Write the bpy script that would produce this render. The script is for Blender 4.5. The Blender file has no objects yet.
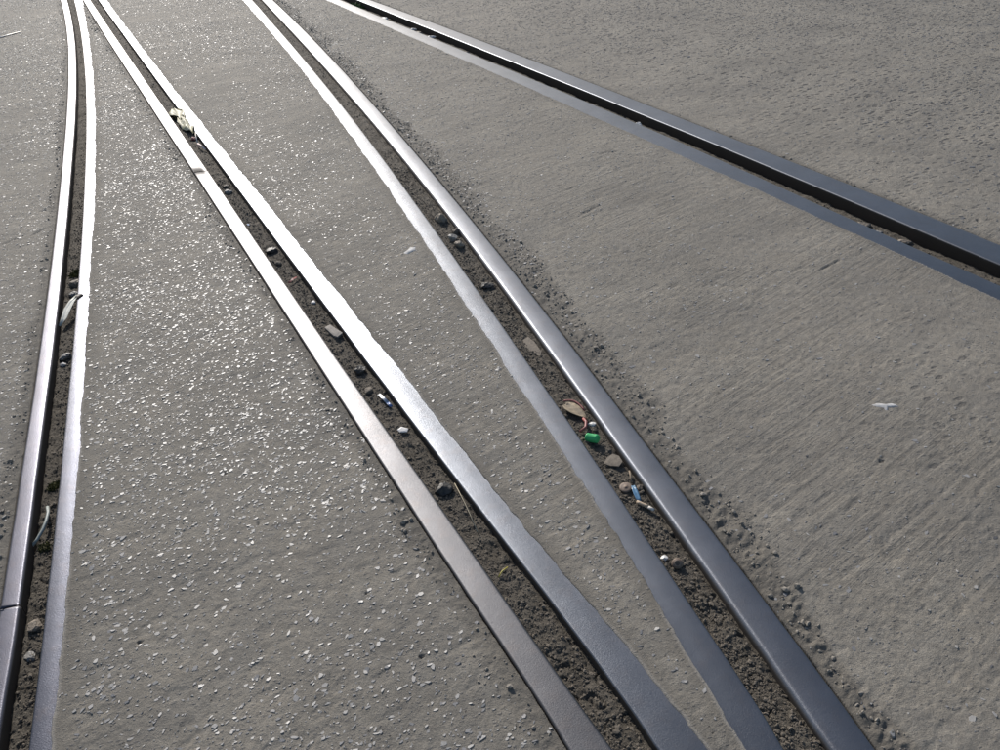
import bpy, bmesh, math, random
import numpy as np
from mathutils import Vector, Matrix

SUN_EL, SUN_AZ = 28., -20.
SUN, SKY, DUST, EXPO = 4.0, .10, 1.5, 0.
S = bpy.context.scene
COL = S.collection
rng = np.random.default_rng(7)
random.seed(7)

# ---------------------------------------------------------------- edges of the rails, in metres on the ground
EDGES = {
 'A1': [(-1.056,0.980), (-1.077,1.045), (-1.098,1.115), (-1.120,1.190), (-1.145,1.271), (-1.172,1.358), (-1.203,1.452), (-1.236,1.553), (-1.272,1.664), (-1.312,1.784), (-1.355,1.916), (-1.403,2.062), (-1.456,2.222), (-1.516,2.401), (-1.583,2.601), (-1.659,2.825), (-1.746,3.080), (-1.847,3.372), (-1.964,3.708), (-2.102,4.102), (-2.267,4.567), (-2.468,5.127), (-2.546,5.340), (-2.629,5.568), (-2.720,5.813), (-2.818,6.078), (-2.927,6.365), (-3.046,6.676), (-3.177,7.016), (-3.324,7.388), (-3.489,7.797), (-3.675,8.250), (-3.887,8.754), (-4.131,9.318)],
 'A2': [(-1.008,0.976), (-1.029,1.042), (-1.050,1.111), (-1.072,1.186), (-1.097,1.267), (-1.125,1.353), (-1.155,1.447), (-1.188,1.549), (-1.224,1.659), (-1.264,1.779), (-1.307,1.911), (-1.355,2.056), (-1.408,2.217), (-1.466,2.395), (-1.533,2.594), (-1.608,2.818), (-1.695,3.072), (-1.794,3.363), (-1.910,3.699), (-2.047,4.091), (-2.210,4.555), (-2.408,5.114), (-2.485,5.326), (-2.567,5.553), (-2.657,5.798), (-2.755,6.062), (-2.862,6.348), (-2.980,6.658), (-3.110,6.997), (-3.256,7.368), (-3.419,7.775), (-3.603,8.226), (-3.812,8.728), (-4.052,9.290)],
 'A3': [(-0.948,0.972), (-0.968,1.037), (-0.989,1.107), (-1.012,1.181), (-1.037,1.262), (-1.065,1.348), (-1.094,1.441), (-1.126,1.543), (-1.162,1.653), (-1.200,1.773), (-1.243,1.904), (-1.290,2.049), (-1.342,2.209), (-1.400,2.386), (-1.466,2.585), (-1.540,2.808), (-1.626,3.062), (-1.724,3.352), (-1.839,3.687), (-1.975,4.078), (-2.138,4.541), (-2.338,5.098), (-2.415,5.310), (-2.499,5.537), (-2.589,5.781), (-2.688,6.045), (-2.797,6.331), (-2.916,6.641), (-3.047,6.979), (-3.193,7.349), (-3.355,7.756), (-3.537,8.205), (-3.742,8.705), (-3.975,9.263)],
 'A4': [(-0.903,0.968), (-0.924,1.033), (-0.945,1.103), (-0.968,1.178), (-0.993,1.258), (-1.020,1.344), (-1.048,1.437), (-1.080,1.538), (-1.115,1.648), (-1.153,1.768), (-1.196,1.899), (-1.244,2.043), (-1.296,2.203), (-1.355,2.380), (-1.421,2.579), (-1.495,2.802), (-1.579,3.055), (-1.676,3.344), (-1.788,3.678), (-1.922,4.068), (-2.083,4.530), (-2.281,5.085), (-2.358,5.297), (-2.441,5.523), (-2.531,5.767), (-2.630,6.030), (-2.738,6.315), (-2.856,6.625), (-2.986,6.962), (-3.130,7.331), (-3.291,7.736), (-3.469,8.184), (-3.670,8.681), (-3.896,9.235)],
 'B1': [(0.078,0.894), (0.050,0.958), (0.018,1.026), (-0.017,1.099), (-0.055,1.177), (-0.097,1.262), (-0.141,1.353), (-0.189,1.452), (-0.240,1.560), (-0.296,1.678), (-0.358,1.807), (-0.425,1.949), (-0.500,2.107), (-0.583,2.282), (-0.676,2.479), (-0.781,2.700), (-0.900,2.952), (-1.037,3.241), (-1.196,3.575), (-1.382,3.967), (-1.604,4.432), (-1.872,4.994), (-1.974,5.209), (-2.083,5.439), (-2.201,5.687), (-2.329,5.954), (-2.467,6.244), (-2.616,6.559), (-2.779,6.903), (-2.958,7.280), (-3.153,7.694), (-3.368,8.151), (-3.606,8.659), (-3.870,9.226)],
 'B2': [(0.160,0.888), (0.128,0.952), (0.094,1.020), (0.059,1.092), (0.021,1.170), (-0.020,1.255), (-0.063,1.346), (-0.111,1.445), (-0.162,1.552), (-0.218,1.670), (-0.280,1.798), (-0.348,1.940), (-0.423,2.097), (-0.507,2.272), (-0.600,2.468), (-0.705,2.689), (-0.824,2.940), (-0.960,3.228), (-1.117,3.561), (-1.302,3.952), (-1.522,4.416), (-1.787,4.976), (-1.888,5.189), (-1.997,5.418), (-2.114,5.665), (-2.241,5.932), (-2.378,6.221), (-2.527,6.535), (-2.689,6.878), (-2.867,7.253), (-3.063,7.666), (-3.279,8.123), (-3.518,8.630), (-3.786,9.196)],
 'B3': [(0.239,0.882), (0.214,0.945), (0.184,1.012), (0.151,1.085), (0.114,1.162), (0.074,1.246), (0.029,1.337), (-0.020,1.436), (-0.073,1.543), (-0.130,1.660), (-0.193,1.789), (-0.262,1.930), (-0.337,2.087), (-0.421,2.261), (-0.514,2.457), (-0.619,2.677), (-0.738,2.927), (-0.875,3.214), (-1.033,3.547), (-1.218,3.936), (-1.439,4.399), (-1.705,4.957), (-1.806,5.170), (-1.915,5.399), (-2.032,5.645), (-2.159,5.911), (-2.295,6.199), (-2.444,6.512), (-2.606,6.854), (-2.783,7.228), (-2.977,7.640), (-3.192,8.095), (-3.430,8.600), (-3.695,9.164)],
 'B4': [(0.323,0.876), (0.296,0.939), (0.265,1.006), (0.229,1.078), (0.190,1.156), (0.148,1.240), (0.102,1.330), (0.054,1.429), (0.001,1.536), (-0.056,1.652), (-0.117,1.780), (-0.185,1.922), (-0.260,2.078), (-0.343,2.252), (-0.436,2.446), (-0.540,2.666), (-0.660,2.916), (-0.797,3.202), (-0.956,3.533), (-1.142,3.922), (-1.364,4.384), (-1.633,4.941), (-1.735,5.154), (-1.844,5.382), (-1.962,5.628), (-2.089,5.893), (-2.226,6.181), (-2.375,6.494), (-2.536,6.834), (-2.713,7.208), (-2.906,7.618), (-3.118,8.071), (-3.352,8.574), (-3.612,9.135)],
 'C1': [(0.400,0.870), (0.382,0.932), (0.365,0.998), (0.347,1.068), (0.327,1.144), (0.305,1.226), (0.280,1.314), (0.252,1.410), (0.222,1.514), (0.188,1.627), (0.151,1.751), (0.110,1.888), (0.065,2.038), (0.014,2.206), (-0.042,2.393), (-0.106,2.604), (-0.179,2.843), (-0.263,3.115), (-0.362,3.430), (-0.478,3.798), (-0.619,4.232), (-0.790,4.754), (-0.855,4.953), (-0.926,5.165), (-1.003,5.394), (-1.086,5.640), (-1.177,5.906), (-1.277,6.195), (-1.386,6.509), (-1.507,6.852), (-1.641,7.229), (-1.791,7.645), (-1.959,8.105), (-2.149,8.619)],
 'C2': [(0.465,0.865), (0.452,0.927), (0.435,0.992), (0.415,1.063), (0.393,1.138), (0.369,1.220), (0.344,1.308), (0.317,1.403), (0.288,1.507), (0.256,1.620), (0.220,1.743), (0.180,1.880), (0.135,2.030), (0.085,2.197), (0.029,2.384), (-0.035,2.594), (-0.108,2.832), (-0.191,3.104), (-0.289,3.418), (-0.404,3.784), (-0.543,4.217), (-0.713,4.737), (-0.779,4.935), (-0.850,5.147), (-0.927,5.375), (-1.011,5.621), (-1.103,5.886), (-1.203,6.174), (-1.312,6.488), (-1.432,6.830), (-1.565,7.206), (-1.712,7.619), (-1.874,8.077), (-2.056,8.586)],
 'C3': [(0.546,0.859), (0.529,0.920), (0.512,0.986), (0.494,1.056), (0.473,1.132), (0.451,1.213), (0.427,1.300), (0.400,1.395), (0.371,1.499), (0.339,1.611), (0.303,1.734), (0.265,1.870), (0.222,2.019), (0.174,2.186), (0.120,2.371), (0.059,2.580), (-0.011,2.817), (-0.093,3.088), (-0.189,3.400), (-0.305,3.765), (-0.445,4.197), (-0.617,4.716), (-0.683,4.913), (-0.755,5.125), (-0.833,5.352), (-0.917,5.597), (-1.008,5.862), (-1.108,6.149), (-1.217,6.461), (-1.337,6.802), (-1.469,7.176), (-1.615,7.588), (-1.777,8.045), (-1.958,8.552)],
 'C4': [(0.626,0.853), (0.611,0.914), (0.594,0.979), (0.575,1.049), (0.554,1.125), (0.532,1.205), (0.507,1.293), (0.480,1.388), (0.451,1.490), (0.419,1.603), (0.385,1.725), (0.347,1.860), (0.305,2.009), (0.258,2.175), (0.205,2.360), (0.144,2.568), (0.074,2.804), (-0.008,3.074), (-0.104,3.386), (-0.218,3.749), (-0.355,4.179), (-0.522,4.695), (-0.586,4.891), (-0.655,5.101), (-0.730,5.327), (-0.811,5.570), (-0.899,5.833), (-0.996,6.118), (-1.103,6.429), (-1.221,6.768), (-1.352,7.140), (-1.498,7.551), (-1.663,8.006), (-1.849,8.514)],
 'D1': [(1.639,2.357), (1.575,2.493), (1.505,2.640), (1.430,2.800), (1.346,2.975), (1.255,3.165), (1.154,3.374), (1.043,3.604), (0.918,3.858), (0.779,4.140), (0.622,4.455), (0.445,4.810), (0.243,5.213), (0.010,5.675), (-0.015,5.725), (-0.113,5.919), (-0.217,6.124), (-0.327,6.342), (-0.444,6.574), (-0.568,6.820), (-0.701,7.084), (-0.843,7.366), (-0.996,7.670), (-1.160,7.996), (-1.338,8.349)],
 'D2': [(1.690,2.454), (1.622,2.589), (1.549,2.738), (1.472,2.904), (1.388,3.087), (1.296,3.289), (1.195,3.512), (1.081,3.756), (0.954,4.026), (0.811,4.323), (0.649,4.654), (0.466,5.022), (0.256,5.436), (0.015,5.907), (-0.018,5.971), (-0.120,6.169), (-0.227,6.378), (-0.341,6.600), (-0.462,6.836), (-0.591,7.088), (-0.729,7.358), (-0.876,7.648), (-1.034,7.960), (-1.204,8.299)],
 'D3': [(1.759,2.586), (1.693,2.734), (1.619,2.894), (1.539,3.068), (1.451,3.256), (1.353,3.460), (1.245,3.684), (1.125,3.930), (0.992,4.201), (0.843,4.502), (0.675,4.839), (0.485,5.217), (0.268,5.647), (0.019,6.139), (-0.084,6.343), (-0.193,6.558), (-0.309,6.787), (-0.432,7.029), (-0.563,7.288), (-0.702,7.563), (-0.851,7.858), (-1.011,8.174)],
 'D4': [(1.838,2.735), (1.767,2.887), (1.689,3.050), (1.604,3.227), (1.511,3.419), (1.409,3.629), (1.296,3.858), (1.171,4.111), (1.033,4.392), (0.878,4.704), (0.704,5.053), (0.507,5.446), (0.282,5.890), (0.024,6.394), (-0.011,6.462), (-0.119,6.672), (-0.234,6.893), (-0.356,7.127), (-0.486,7.372), (-0.623,7.631), (-0.769,7.905), (-0.924,8.194)],
}


def dens(name, P):
    """Catmull-Rom through the points, as x(y)."""
    P = np.array(P); P = P[np.argsort(P[:, 1])]
    y = P[:, 1]; x = P[:, 0]
    m = np.gradient(x, y)
    yy = np.linspace(y[0], y[-1], 500)
    i = np.clip(np.searchsorted(y, yy) - 1, 0, len(y) - 2)
    h = y[i+1] - y[i]; t = (yy - y[i]) / h
    xx = (2*t**3-3*t**2+1)*x[i] + (t**3-2*t**2+t)*h*m[i] + (-2*t**3+3*t**2)*x[i+1] + (t**3-t**2)*h*m[i+1]
    return yy, xx

RAW = {k: dens(k, v) for k, v in EDGES.items()}
EXT = {}
for n in 'ABCD':
    lo = max(RAW[n+str(k)][0][0] for k in (1, 2, 3, 4)); hi = min(RAW[n+str(k)][0][-1] for k in (1, 2, 3, 4))
    yc = np.linspace(lo, hi, 700)
    xs = [np.interp(yc, *RAW[n+str(k)]) for k in (1, 2, 3, 4)]
    mid = (xs[0] + xs[3]) / 2
    s0 = (mid[60]-mid[0])/(yc[60]-yc[0]); s1 = (mid[-1]-mid[-120])/(yc[-1]-yc[-120])
    for k in range(4):
        y = np.concatenate([[lo-6.0], yc, [hi+14.0]])
        x = np.concatenate([[xs[k][0]-6.0*s0], xs[k], [xs[k][-1]+14.0*s1]])
        EXT[n+str(k+1)] = (y, x)
    EXT[n] = (yc, mid)
def ex(k, y): return np.interp(y, *EXT[k])
def slope(n, y):
    return (ex(n+'1', y+.15)-ex(n+'1', y-.15))/.3
def cfac(n, y): return np.sqrt(1+slope(n, y)**2)

# ---------------------------------------------------------------- noise
TAB = np.random.default_rng(3).random((257, 257))
TAB[256] = TAB[0]; TAB[:, 256] = TAB[:, 0]
def vn(x, y, f, o=0.0):
    x = np.asarray(x)*f+o*17.13+500; y = np.asarray(y)*f+o*9.7+500
    xi = np.floor(x).astype(int); yi = np.floor(y).astype(int)
    u = x-xi; v = y-yi; u = u*u*(3-2*u); v = v*v*(3-2*v); xi &= 255; yi &= 255
    return (TAB[xi, yi]*(1-u)*(1-v)+TAB[xi+1, yi]*u*(1-v)+TAB[xi, yi+1]*(1-u)*v+TAB[xi+1, yi+1]*u*v)*2-1
def fbm(x, y, f, n=4, o=0.0):
    s = 0; a = 1.0
    c, d = math.cos(.6), math.sin(.6)
    for k in range(n):
        s = s + a*vn(x, y, f, o+k*3.7); a *= .5; f *= 2.07
        x, y = c*x-d*y, d*x+c*y
    return s
def sm(a, b, x):
    t = np.clip((x-a)/(b-a), 0, 1); return t*t*(3-2*t)

# ---------------------------------------------------------------- ground height
LAP = {'A': 4, 'B': 4, 'C': 1, 'D': 1}          # the side where the concrete laps raggedly over the steel
CRACKS = [[(-1.963, 3.44), (-1.95, 3.47), (-1.934, 3.508)], [(0.11, 4.92), (0.16, 4.99), (0.231, 5.01)], [(0.003, 5.32), (0.054, 5.396)],
          [(-0.234, 4.829), (-0.2, 4.878)], [(0.55, 3.926), (0.6, 3.955), (0.63, 3.951)], [(-2.039, 3.699), (-1.984, 3.735)],
          [(1.152, 2.641), (1.246, 2.705)], [(0.375, 3.251), (0.469, 3.338)], [(-2.06, 3.36), (-2.0, 3.44)],
          [(1.30, 1.45), (1.38, 1.56), (1.50, 1.60)], [(1.05, 1.22), (1.16, 1.36)], [(0.95, 1.02), (1.10, 1.15), (1.2, 1.3)]]
HOLES = [(1.515, 2.999, .011), (2.463, 5.369, .014), (0.708, 5.862, .016), (2.094, 4.542, .010), (1.87, 2.948, .012), (-.62, 1.55, .005), (-.33, 1.3, .005),
         (-.81, 1.21, .006), (-.2, 1.12, .004), (.95, 1.62, .004), (-.75, 1.75, .005), (0.86, 2.02, .004), (1.32, 2.2, .005), (-.5, 1.9, .005)]
BD = (math.cos(math.radians(37)), math.sin(math.radians(37)))     # direction the wet concrete was brushed in
def ground(x, y, full=False):
    x = np.asarray(x, float); y = np.asarray(y, float)
    u = x*BD[0]+y*BD[1]; v = -x*BD[1]+y*BD[0]
    base = .0035*fbm(x, y, 1.1, 3, 1) + .0009*fbm(x, y, 9, 3, 2) + .0005*fbm(x, y, 60, 2, 3)
    br = sm(.15, .6, fbm(x, y, 1.3, 2, 8)+.35)*(.15+.85*sm(-.02, .05, x-ex('B4', y)))
    base = base + br*(.0007*vn(u*.05, v, 70, 4) + .0005*vn(u*.12, v, 115, 5))
    # shallow scoured hollows
    base = base - .0014*sm(.35, .9, fbm(u*.55, v, 34, 3, 11)) + .0005*fbm(x, y, 150, 2, 12)
    near = np.ones_like(x)*9.; z = base; band = np.zeros_like(x); inside = np.zeros_like(x, bool)
    lipm = np.zeros_like(x)
    for n in 'ABCD':
        c = cfac(n, y)
        sl = (ex(n+'1', y)-x)/c; sr = (x-ex(n+'4', y))/c
        s = np.maximum(sl, sr); right = sr > sl
        lap = right if LAP[n] == 4 else ~right
        wob = .0035*fbm(x*.2+y, y*.3, 9, 2, 20)+.0022*fbm(x*.2+y, y*.3, 38, 2, 22)
        # lapping side: crosses the rail top at s = wob; other side: butts with a fine gap
        f = sm(-.016, .004, s-wob)
        f2 = sm(-.004, .003, s+.001)
        zz = np.where(lap, base*sm(0, .06, s)+.0022, base*sm(0, .05, s)-.0012-.004*np.exp(-np.clip(s, 0, 1)/.008)*(1+.8*fbm(x, y, 40, 2, 30)))
        w = sm(.08, 0, np.clip(s, 0, 1))
        z = np.where(s < .09, z*(1-w)+zz*w, z)
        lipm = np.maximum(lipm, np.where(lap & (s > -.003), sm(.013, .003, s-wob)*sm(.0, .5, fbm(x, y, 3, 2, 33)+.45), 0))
        F = np.where(lap, f, f2)
        z = np.where(s < .02, -.085+(z+.085)*F, z)
        # ragged eroded margins
        wd = {'A': .045, 'B': .055, 'C': .105, 'D': .03}[n]*(1+.45*fbm(x, y, 4, 3, 40))
        st = {'A': .7, 'B': .75, 'C': 1.25, 'D': .45}[n]
        e = np.where(~lap & (s > 0), sm(wd*1.15, wd*.6, s)*st, 0)
        e = e*(.55+.45*np.clip(fbm(x, y, 5, 2, 44)+.6, 0, 1))
        band = np.maximum(band, e)
        near = np.minimum(near, np.abs(s)); inside |= s < 0
    lump = np.clip(.6*fbm(u*.85, v, 85, 3, 50)+.6*fbm(u*.85, v, 42, 2, 51), -1, 1.5)
    z = z + np.where(inside, 0, band*sm(.0, .02, near)*(-.0018+.0037*lump))
    for cr in CRACKS:
        for (x0, y0), (x1, y1) in zip(cr[:-1], cr[1:]):
            dx, dy = x1-x0, y1-y0; L2 = dx*dx+dy*dy
            m = (x > min(x0, x1)-.05) & (x < max(x0, x1)+.05) & (y > min(y0, y1)-.05) & (y < max(y0, y1)+.05)
            if not m.any(): continue
            t = np.clip(((x[m]-x0)*dx+(y[m]-y0)*dy)/L2, 0, 1)
            d = np.hypot(x[m]-x0-t*dx, y[m]-y0-t*dy)+.004*vn(x[m], y[m], 70, 61)
            z[m] -= .0055*sm(.008, .001, d)*(1-abs(2*t-1)**3*.5)
    for hx, hy, hr in HOLES:
        m = (abs(x-hx) < .06) & (abs(y-hy) < .06)
        if m.any():
            d = np.hypot((x[m]-hx)*.7, y[m]-hy)+.003*vn(x[m], y[m], 90, 63)
            z[m] -= .007*sm(hr*.8, hr*.2, d+.002*vn(x[m], y[m], 260, 64))
    if full == 2: return z, band, near, inside, lipm
    if full: return z, band, near, inside
    return z
def gz(x, y): return float(ground(np.array([x]), np.array([y]))[0])

# ---------------------------------------------------------------- mesh helpers
def mesh_np(name, V, Fq, mat, parent=None, smooth=True, nv=4, attrs=None):
    me = bpy.data.meshes.new(name)
    V = np.asarray(V, np.float32); Fq = np.asarray(Fq, np.int32)
    me.vertices.add(len(V)); me.vertices.foreach_set('co', V.ravel())
    me.loops.add(Fq.size); me.loops.foreach_set('vertex_index', Fq.ravel())
    me.polygons.add(len(Fq)); me.polygons.foreach_set('loop_start', np.arange(0, Fq.size, nv, dtype=np.int32))
    me.update(calc_edges=True)
    me.polygons.foreach_set('use_smooth', np.full(len(Fq), smooth))
    if attrs:
        for k, a in attrs.items():
            at = me.attributes.new(k, 'FLOAT', 'POINT'); at.data.foreach_set('value', np.asarray(a, np.float32))
    me.materials.append(mat)
    me.validate()
    o = bpy.data.objects.new(name, me); COL.objects.link(o)
    if parent: o.parent = parent
    return o
def grid_faces(nr, nc):
    a = np.arange(nr*nc).reshape(nr, nc)
    return np.stack([a[:-1, :-1], a[:-1, 1:], a[1:, 1:], a[1:, :-1]], -1).reshape(-1, 4)
def tag(o, label=None, cat=None, group=None, kind=None):
    if label: o['label'] = label
    if cat: o['category'] = cat
    if group: o['group'] = group
    if kind: o['kind'] = kind
    return o
def obj(name, bm, mat, parent=None, smooth=True):
    me = bpy.data.meshes.new(name); bm.to_mesh(me); bm.free()
    me.polygons.foreach_set('use_smooth', [smooth]*len(me.polygons))
    me.materials.append(mat)
    o = bpy.data.objects.new(name, me); COL.objects.link(o)
    if parent: o.parent = parent
    return o
def empty(name, loc, rz=0.):
    o = bpy.data.objects.new(name, None); o.empty_display_size = .02; COL.objects.link(o)
    o.location = loc; o.rotation_euler = (0, 0, rz); return o

# ---------------------------------------------------------------- materials
class M:
    def __init__(s, name):
        s.m = bpy.data.materials.new(name); s.m.use_nodes = True; s.t = s.m.node_tree; s.n = s.t.nodes
        s.b = s.n['Principled BSDF']; s.tc = s.n.new('ShaderNodeTexCoord')
    def new(s, t, **kw):
        n = s.n.new(t)
        for k, v in kw.items():
            if k in n.inputs: n.inputs[k].default_value = v
            else: setattr(n, k, v)
        return n
    def link(s, a, b): s.t.links.new(a, b)
    def map(s, scale=(1, 1, 1), rot=(0, 0, 0), src=None):
        q = s.new('ShaderNodeMapping'); q.inputs['Rotation'].default_value = rot
        s.link(src or s.tc.outputs['Object'], q.inputs['Vector'])
        n = s.new('ShaderNodeMapping'); n.inputs['Scale'].default_value = scale
        s.link(q.outputs[0], n.inputs['Vector']); return n.outputs[0]
    def noise(s, sc, det=4, rough=.5, vec=None):
        n = s.new('ShaderNodeTexNoise', Scale=sc, Detail=det, Roughness=rough)
        s.link(vec or s.tc.outputs['Object'], n.inputs['Vector']); return n.outputs['Fac']
    def voro(s, sc, vec=None, feature='F1', out='Distance', rand=1.):
        n = s.new('ShaderNodeTexVoronoi', feature=feature); n.inputs['Scale'].default_value = sc; n.inputs['Randomness'].default_value = rand
        s.link(vec or s.tc.outputs['Object'], n.inputs['Vector']); return n.outputs[out]
    def ramp(s, fac, stops):
        n = s.new('ShaderNodeValToRGB'); r = n.color_ramp
        while len(r.elements) < len(stops): r.elements.new(.5)
        for e, (p, c) in zip(r.elements, stops):
            e.position = p; e.color = (c, c, c, 1) if isinstance(c, (int, float)) else (*c, 1)
        s.link(fac, n.inputs[0]); return n.outputs[0]
    def mix(s, fac, a, b, blend='MIX'):
        n = s.new('ShaderNodeMix', data_type='RGBA', blend_type=blend)
        for sock, v in ((n.inputs[0], fac), (n.inputs[6], a), (n.inputs[7], b)):
            if isinstance(v, bpy.types.NodeSocket): s.link(v, sock)
            elif isinstance(v, (int, float)): sock.default_value = v
            else: sock.default_value = (*v, 1)
        return n.outputs[2]
    def math(s, op, a, b=0.):
        n = s.new('ShaderNodeMath', operation=op)
        for sock, v in ((n.inputs[0], a), (n.inputs[1], b)):
            if isinstance(v, bpy.types.NodeSocket): s.link(v, sock)
            else: sock.default_value = v
        return n.outputs[0]
    def bump(s, h, dist, strength=1., prev=None):
        n = s.new('ShaderNodeBump'); n.inputs['Distance'].default_value = dist; n.inputs['Strength'].default_value = strength
        s.link(h, n.inputs['Height'])
        if prev: s.link(prev, n.inputs['Normal'])
        return n.outputs[0]
    def attr(s, name):
        n = s.new('ShaderNodeAttribute', attribute_name=name); return n.outputs['Fac']
    def set(s, **kw):
        for k, v in kw.items():
            sock = s.b.inputs[k.replace('_', ' ')]
            if isinstance(v, bpy.types.NodeSocket): s.link(v, sock)
            elif isinstance(v, tuple) and len(v) == 3: sock.default_value = (*v, 1)
            else: sock.default_value = v
        return s

def mat_ground():
    m = M('concrete')
    brv = m.map((.035, 1, 1), (0, 0, -math.radians(37)))
    n1 = m.noise(2.2, 5, .6); n2 = m.noise(38, 5, .65); n3 = m.noise(420, 3, .7); n4 = m.noise(9, 6, .65)
    c = m.mix(m.ramp(n1, [(.3, 0.), (.7, 1.)]), CONC_A, CONC_B)
    c = m.mix(m.ramp(n4, [(.42, 0.), (.75, 1.)]), c, CONC_C)
    c = m.mix(m.ramp(n2, [(.35, .35), (.62, 0.)]), c, (.11, .10, .087))
    c = m.mix(m.ramp(n3, [(.30, .75), (.46, 0.)]), c, (.055, .049, .042))
    c = m.mix(m.ramp(n3, [(.58, 0.), (.72, .6)]), c, (.36, .34, .31))
    # small grey stones showing flush in the surface
    sv = m.map((.55, 1, 1), (0, 0, -math.radians(15)))
    vd = m.voro(120, sv); vc = m.voro(120, sv, out='Color')
    pick = m.math('MULTIPLY', m.ramp(vd, [(.22, 1.), (.34, 0.)]), m.ramp(vc, [(.55, 0.), (.6, 1.)]))
    c = m.mix(m.math('MULTIPLY', pick, .55), c, (.13, .13, .135))
    # dark bits in the open pits
    ho = m.voro(75); hc = m.voro(75, out='Color')
    pit = m.math('MULTIPLY', m.ramp(ho, [(.10, 1.), (.2, 0.)]), m.ramp(hc, [(.80, 0.), (.83, 1.)]))
    c = m.mix(m.math('MULTIPLY', pit, .55), c, (.03, .027, .023))
    g1 = m.noise(3.4, 6, .7, m.map((.5, 1, 1), (0, 0, -.6)))
    c = m.mix(m.ramp(g1, [(.38, .38), (.56, 0.)]), c, (.14, .132, .12))
    band = m.attr('band'); near = m.attr('near')
    c = m.mix(m.math('MULTIPLY', m.ramp(band, [(.1, 0.), (.8, 1.)]), .5), c, (.115, .103, .086))
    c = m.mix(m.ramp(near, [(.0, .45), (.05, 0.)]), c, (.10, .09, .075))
    # faint pale scratches
    for (ang, sc) in ((2.2, 1.0), (.9, 1.3), (1.6, .9)):
        wv = m.map((1.2, 60, 1), (0, 0, ang)); w = m.noise(sc*3.1, 2, .5, wv)
        msk = m.noise(4*sc, 2, .5, m.map((1, 1, 1), (0, 0, ang), None))
        c = m.mix(m.math('MULTIPLY', m.ramp(w, [(.745, 0.), (.77, .5)]), m.ramp(msk, [(.5, 0.), (.62, 1.)])), c, (.36, .345, .32))
    streak = m.noise(75, 4, .65, brv)
    smask = m.math('MULTIPLY', m.ramp(m.noise(1.7, 3, .5), [(.38, 0.), (.55, 1.)]), m.attr('brushed'))
    c = m.mix(m.math('MULTIPLY', m.ramp(streak, [(.33, .4), (.47, 0.)]), smask), c, (.10, .09, .077))
    streak = m.math('MULTIPLY', streak, smask)
    h = m.math('ADD', m.math('MULTIPLY', n2, .6), m.math('MULTIPLY', streak, 1.3))
    nn = m.bump(h, .0035)
    nn = m.bump(n3, .0018, 1., nn)
    nn = m.bump(pick, .0011, 1., nn)
    nn = m.bump(m.math('MULTIPLY', pit, -1.), .003, 1., nn)
    n5 = m.noise(190, 4, .75)
    nn = m.bump(n5, .0026, 1., nn)
    fine = m.noise(1100, 2, .7)
    nn = m.bump(fine, .0005, 1., nn)
    pz = m.attr('pitted')
    pv = m.map((.5, 1, 1), (0, 0, -math.radians(25)))
    pd = m.voro(40, pv); pc = m.voro(40, pv, out='Color')
    pits = m.math('MULTIPLY', m.math('MULTIPLY', m.ramp(m.math('ADD', pd, m.math('MULTIPLY', n2, .25)), [(.36, 1.), (.52, 0.)]), m.ramp(pc, [(.30, 0.), (.5, 1.)])), pz)
    c = m.mix(m.math('MULTIPLY', pits, .72), c, (.06, .058, .060))
    nn = m.bump(m.math('MULTIPLY', pits, -1.), .004, 1., nn)
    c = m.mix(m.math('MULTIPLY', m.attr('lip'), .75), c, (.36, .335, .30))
    m.set(Base_Color=c, Roughness=m.ramp(m.math('ADD', n3, m.math('MULTIPLY', pick, -.3)), [(.2, .62), (.6, .9)]), Normal=nn)
    m.b.inputs['Specular IOR Level'].default_value = .3
    return m.m

def mat_steel(name, tint, rough, rust=.12):
    m = M(name)
    a = m.noise(300, 3, .7); b = m.noise(6, 4, .6); p = m.noise(900, 2, .6); d = m.noise(28, 4, .65)
    base = m.mix(m.ramp(b, [(.35, 0.), (.7, 1.)]), tint, tuple(t*.82 for t in tint))
    base = m.mix(m.ramp(p, [(.3, .4), (.42, 0.)]), base, (.12, .115, .11))
    base = m.mix(m.math('MULTIPLY', m.ramp(d, [(.5, 0.), (.72, 1.)]), rust), base, (.17, .12, .09))
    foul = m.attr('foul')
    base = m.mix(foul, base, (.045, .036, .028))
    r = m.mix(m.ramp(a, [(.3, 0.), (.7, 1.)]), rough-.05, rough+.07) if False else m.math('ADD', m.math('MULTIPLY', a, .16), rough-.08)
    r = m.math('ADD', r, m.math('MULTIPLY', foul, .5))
    nn = m.bump(a, .00030); nn = m.bump(p, .00022, 1., nn); nn = m.bump(m.noise(14, 3, .5), .0006, 1., nn)
    base = m.mix(m.ramp(m.voro(160), [(.06, .5), (.12, 0.)]), base, (.09, .085, .08))
    m.set(Base_Color=base, Metallic=m.math('SUBTRACT', 1., m.math('MULTIPLY', foul, .9)), Roughness=r, Normal=nn)
    return m.m

def mat_dirt():
    m = M('packed_dirt')
    n1 = m.noise(14, 4, .6); n2 = m.noise(130, 5, .7); n3 = m.noise(520, 3, .7)
    c = m.mix(m.ramp(n1, [(.3, 0.), (.7, 1.)]), (.125, .105, .078), (.20, .175, .14))
    c = m.mix(m.ramp(n2, [(.34, .8), (.52, 0.)]), c, (.05, .042, .032))
    c = m.mix(m.ramp(n3, [(.6, 0.), (.74, .7)]), c, (.30, .27, .23))
    vd = m.voro(95, feature='DISTANCE_TO_EDGE')
    nn = m.bump(n2, .006); nn = m.bump(m.ramp(vd, [(0., 0.), (.1, 1.)]), .0008, 1., nn); nn = m.bump(n3, .0015, 1., nn)
    m.set(Base_Color=c, Roughness=.9, Normal=nn); return m.m

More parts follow.
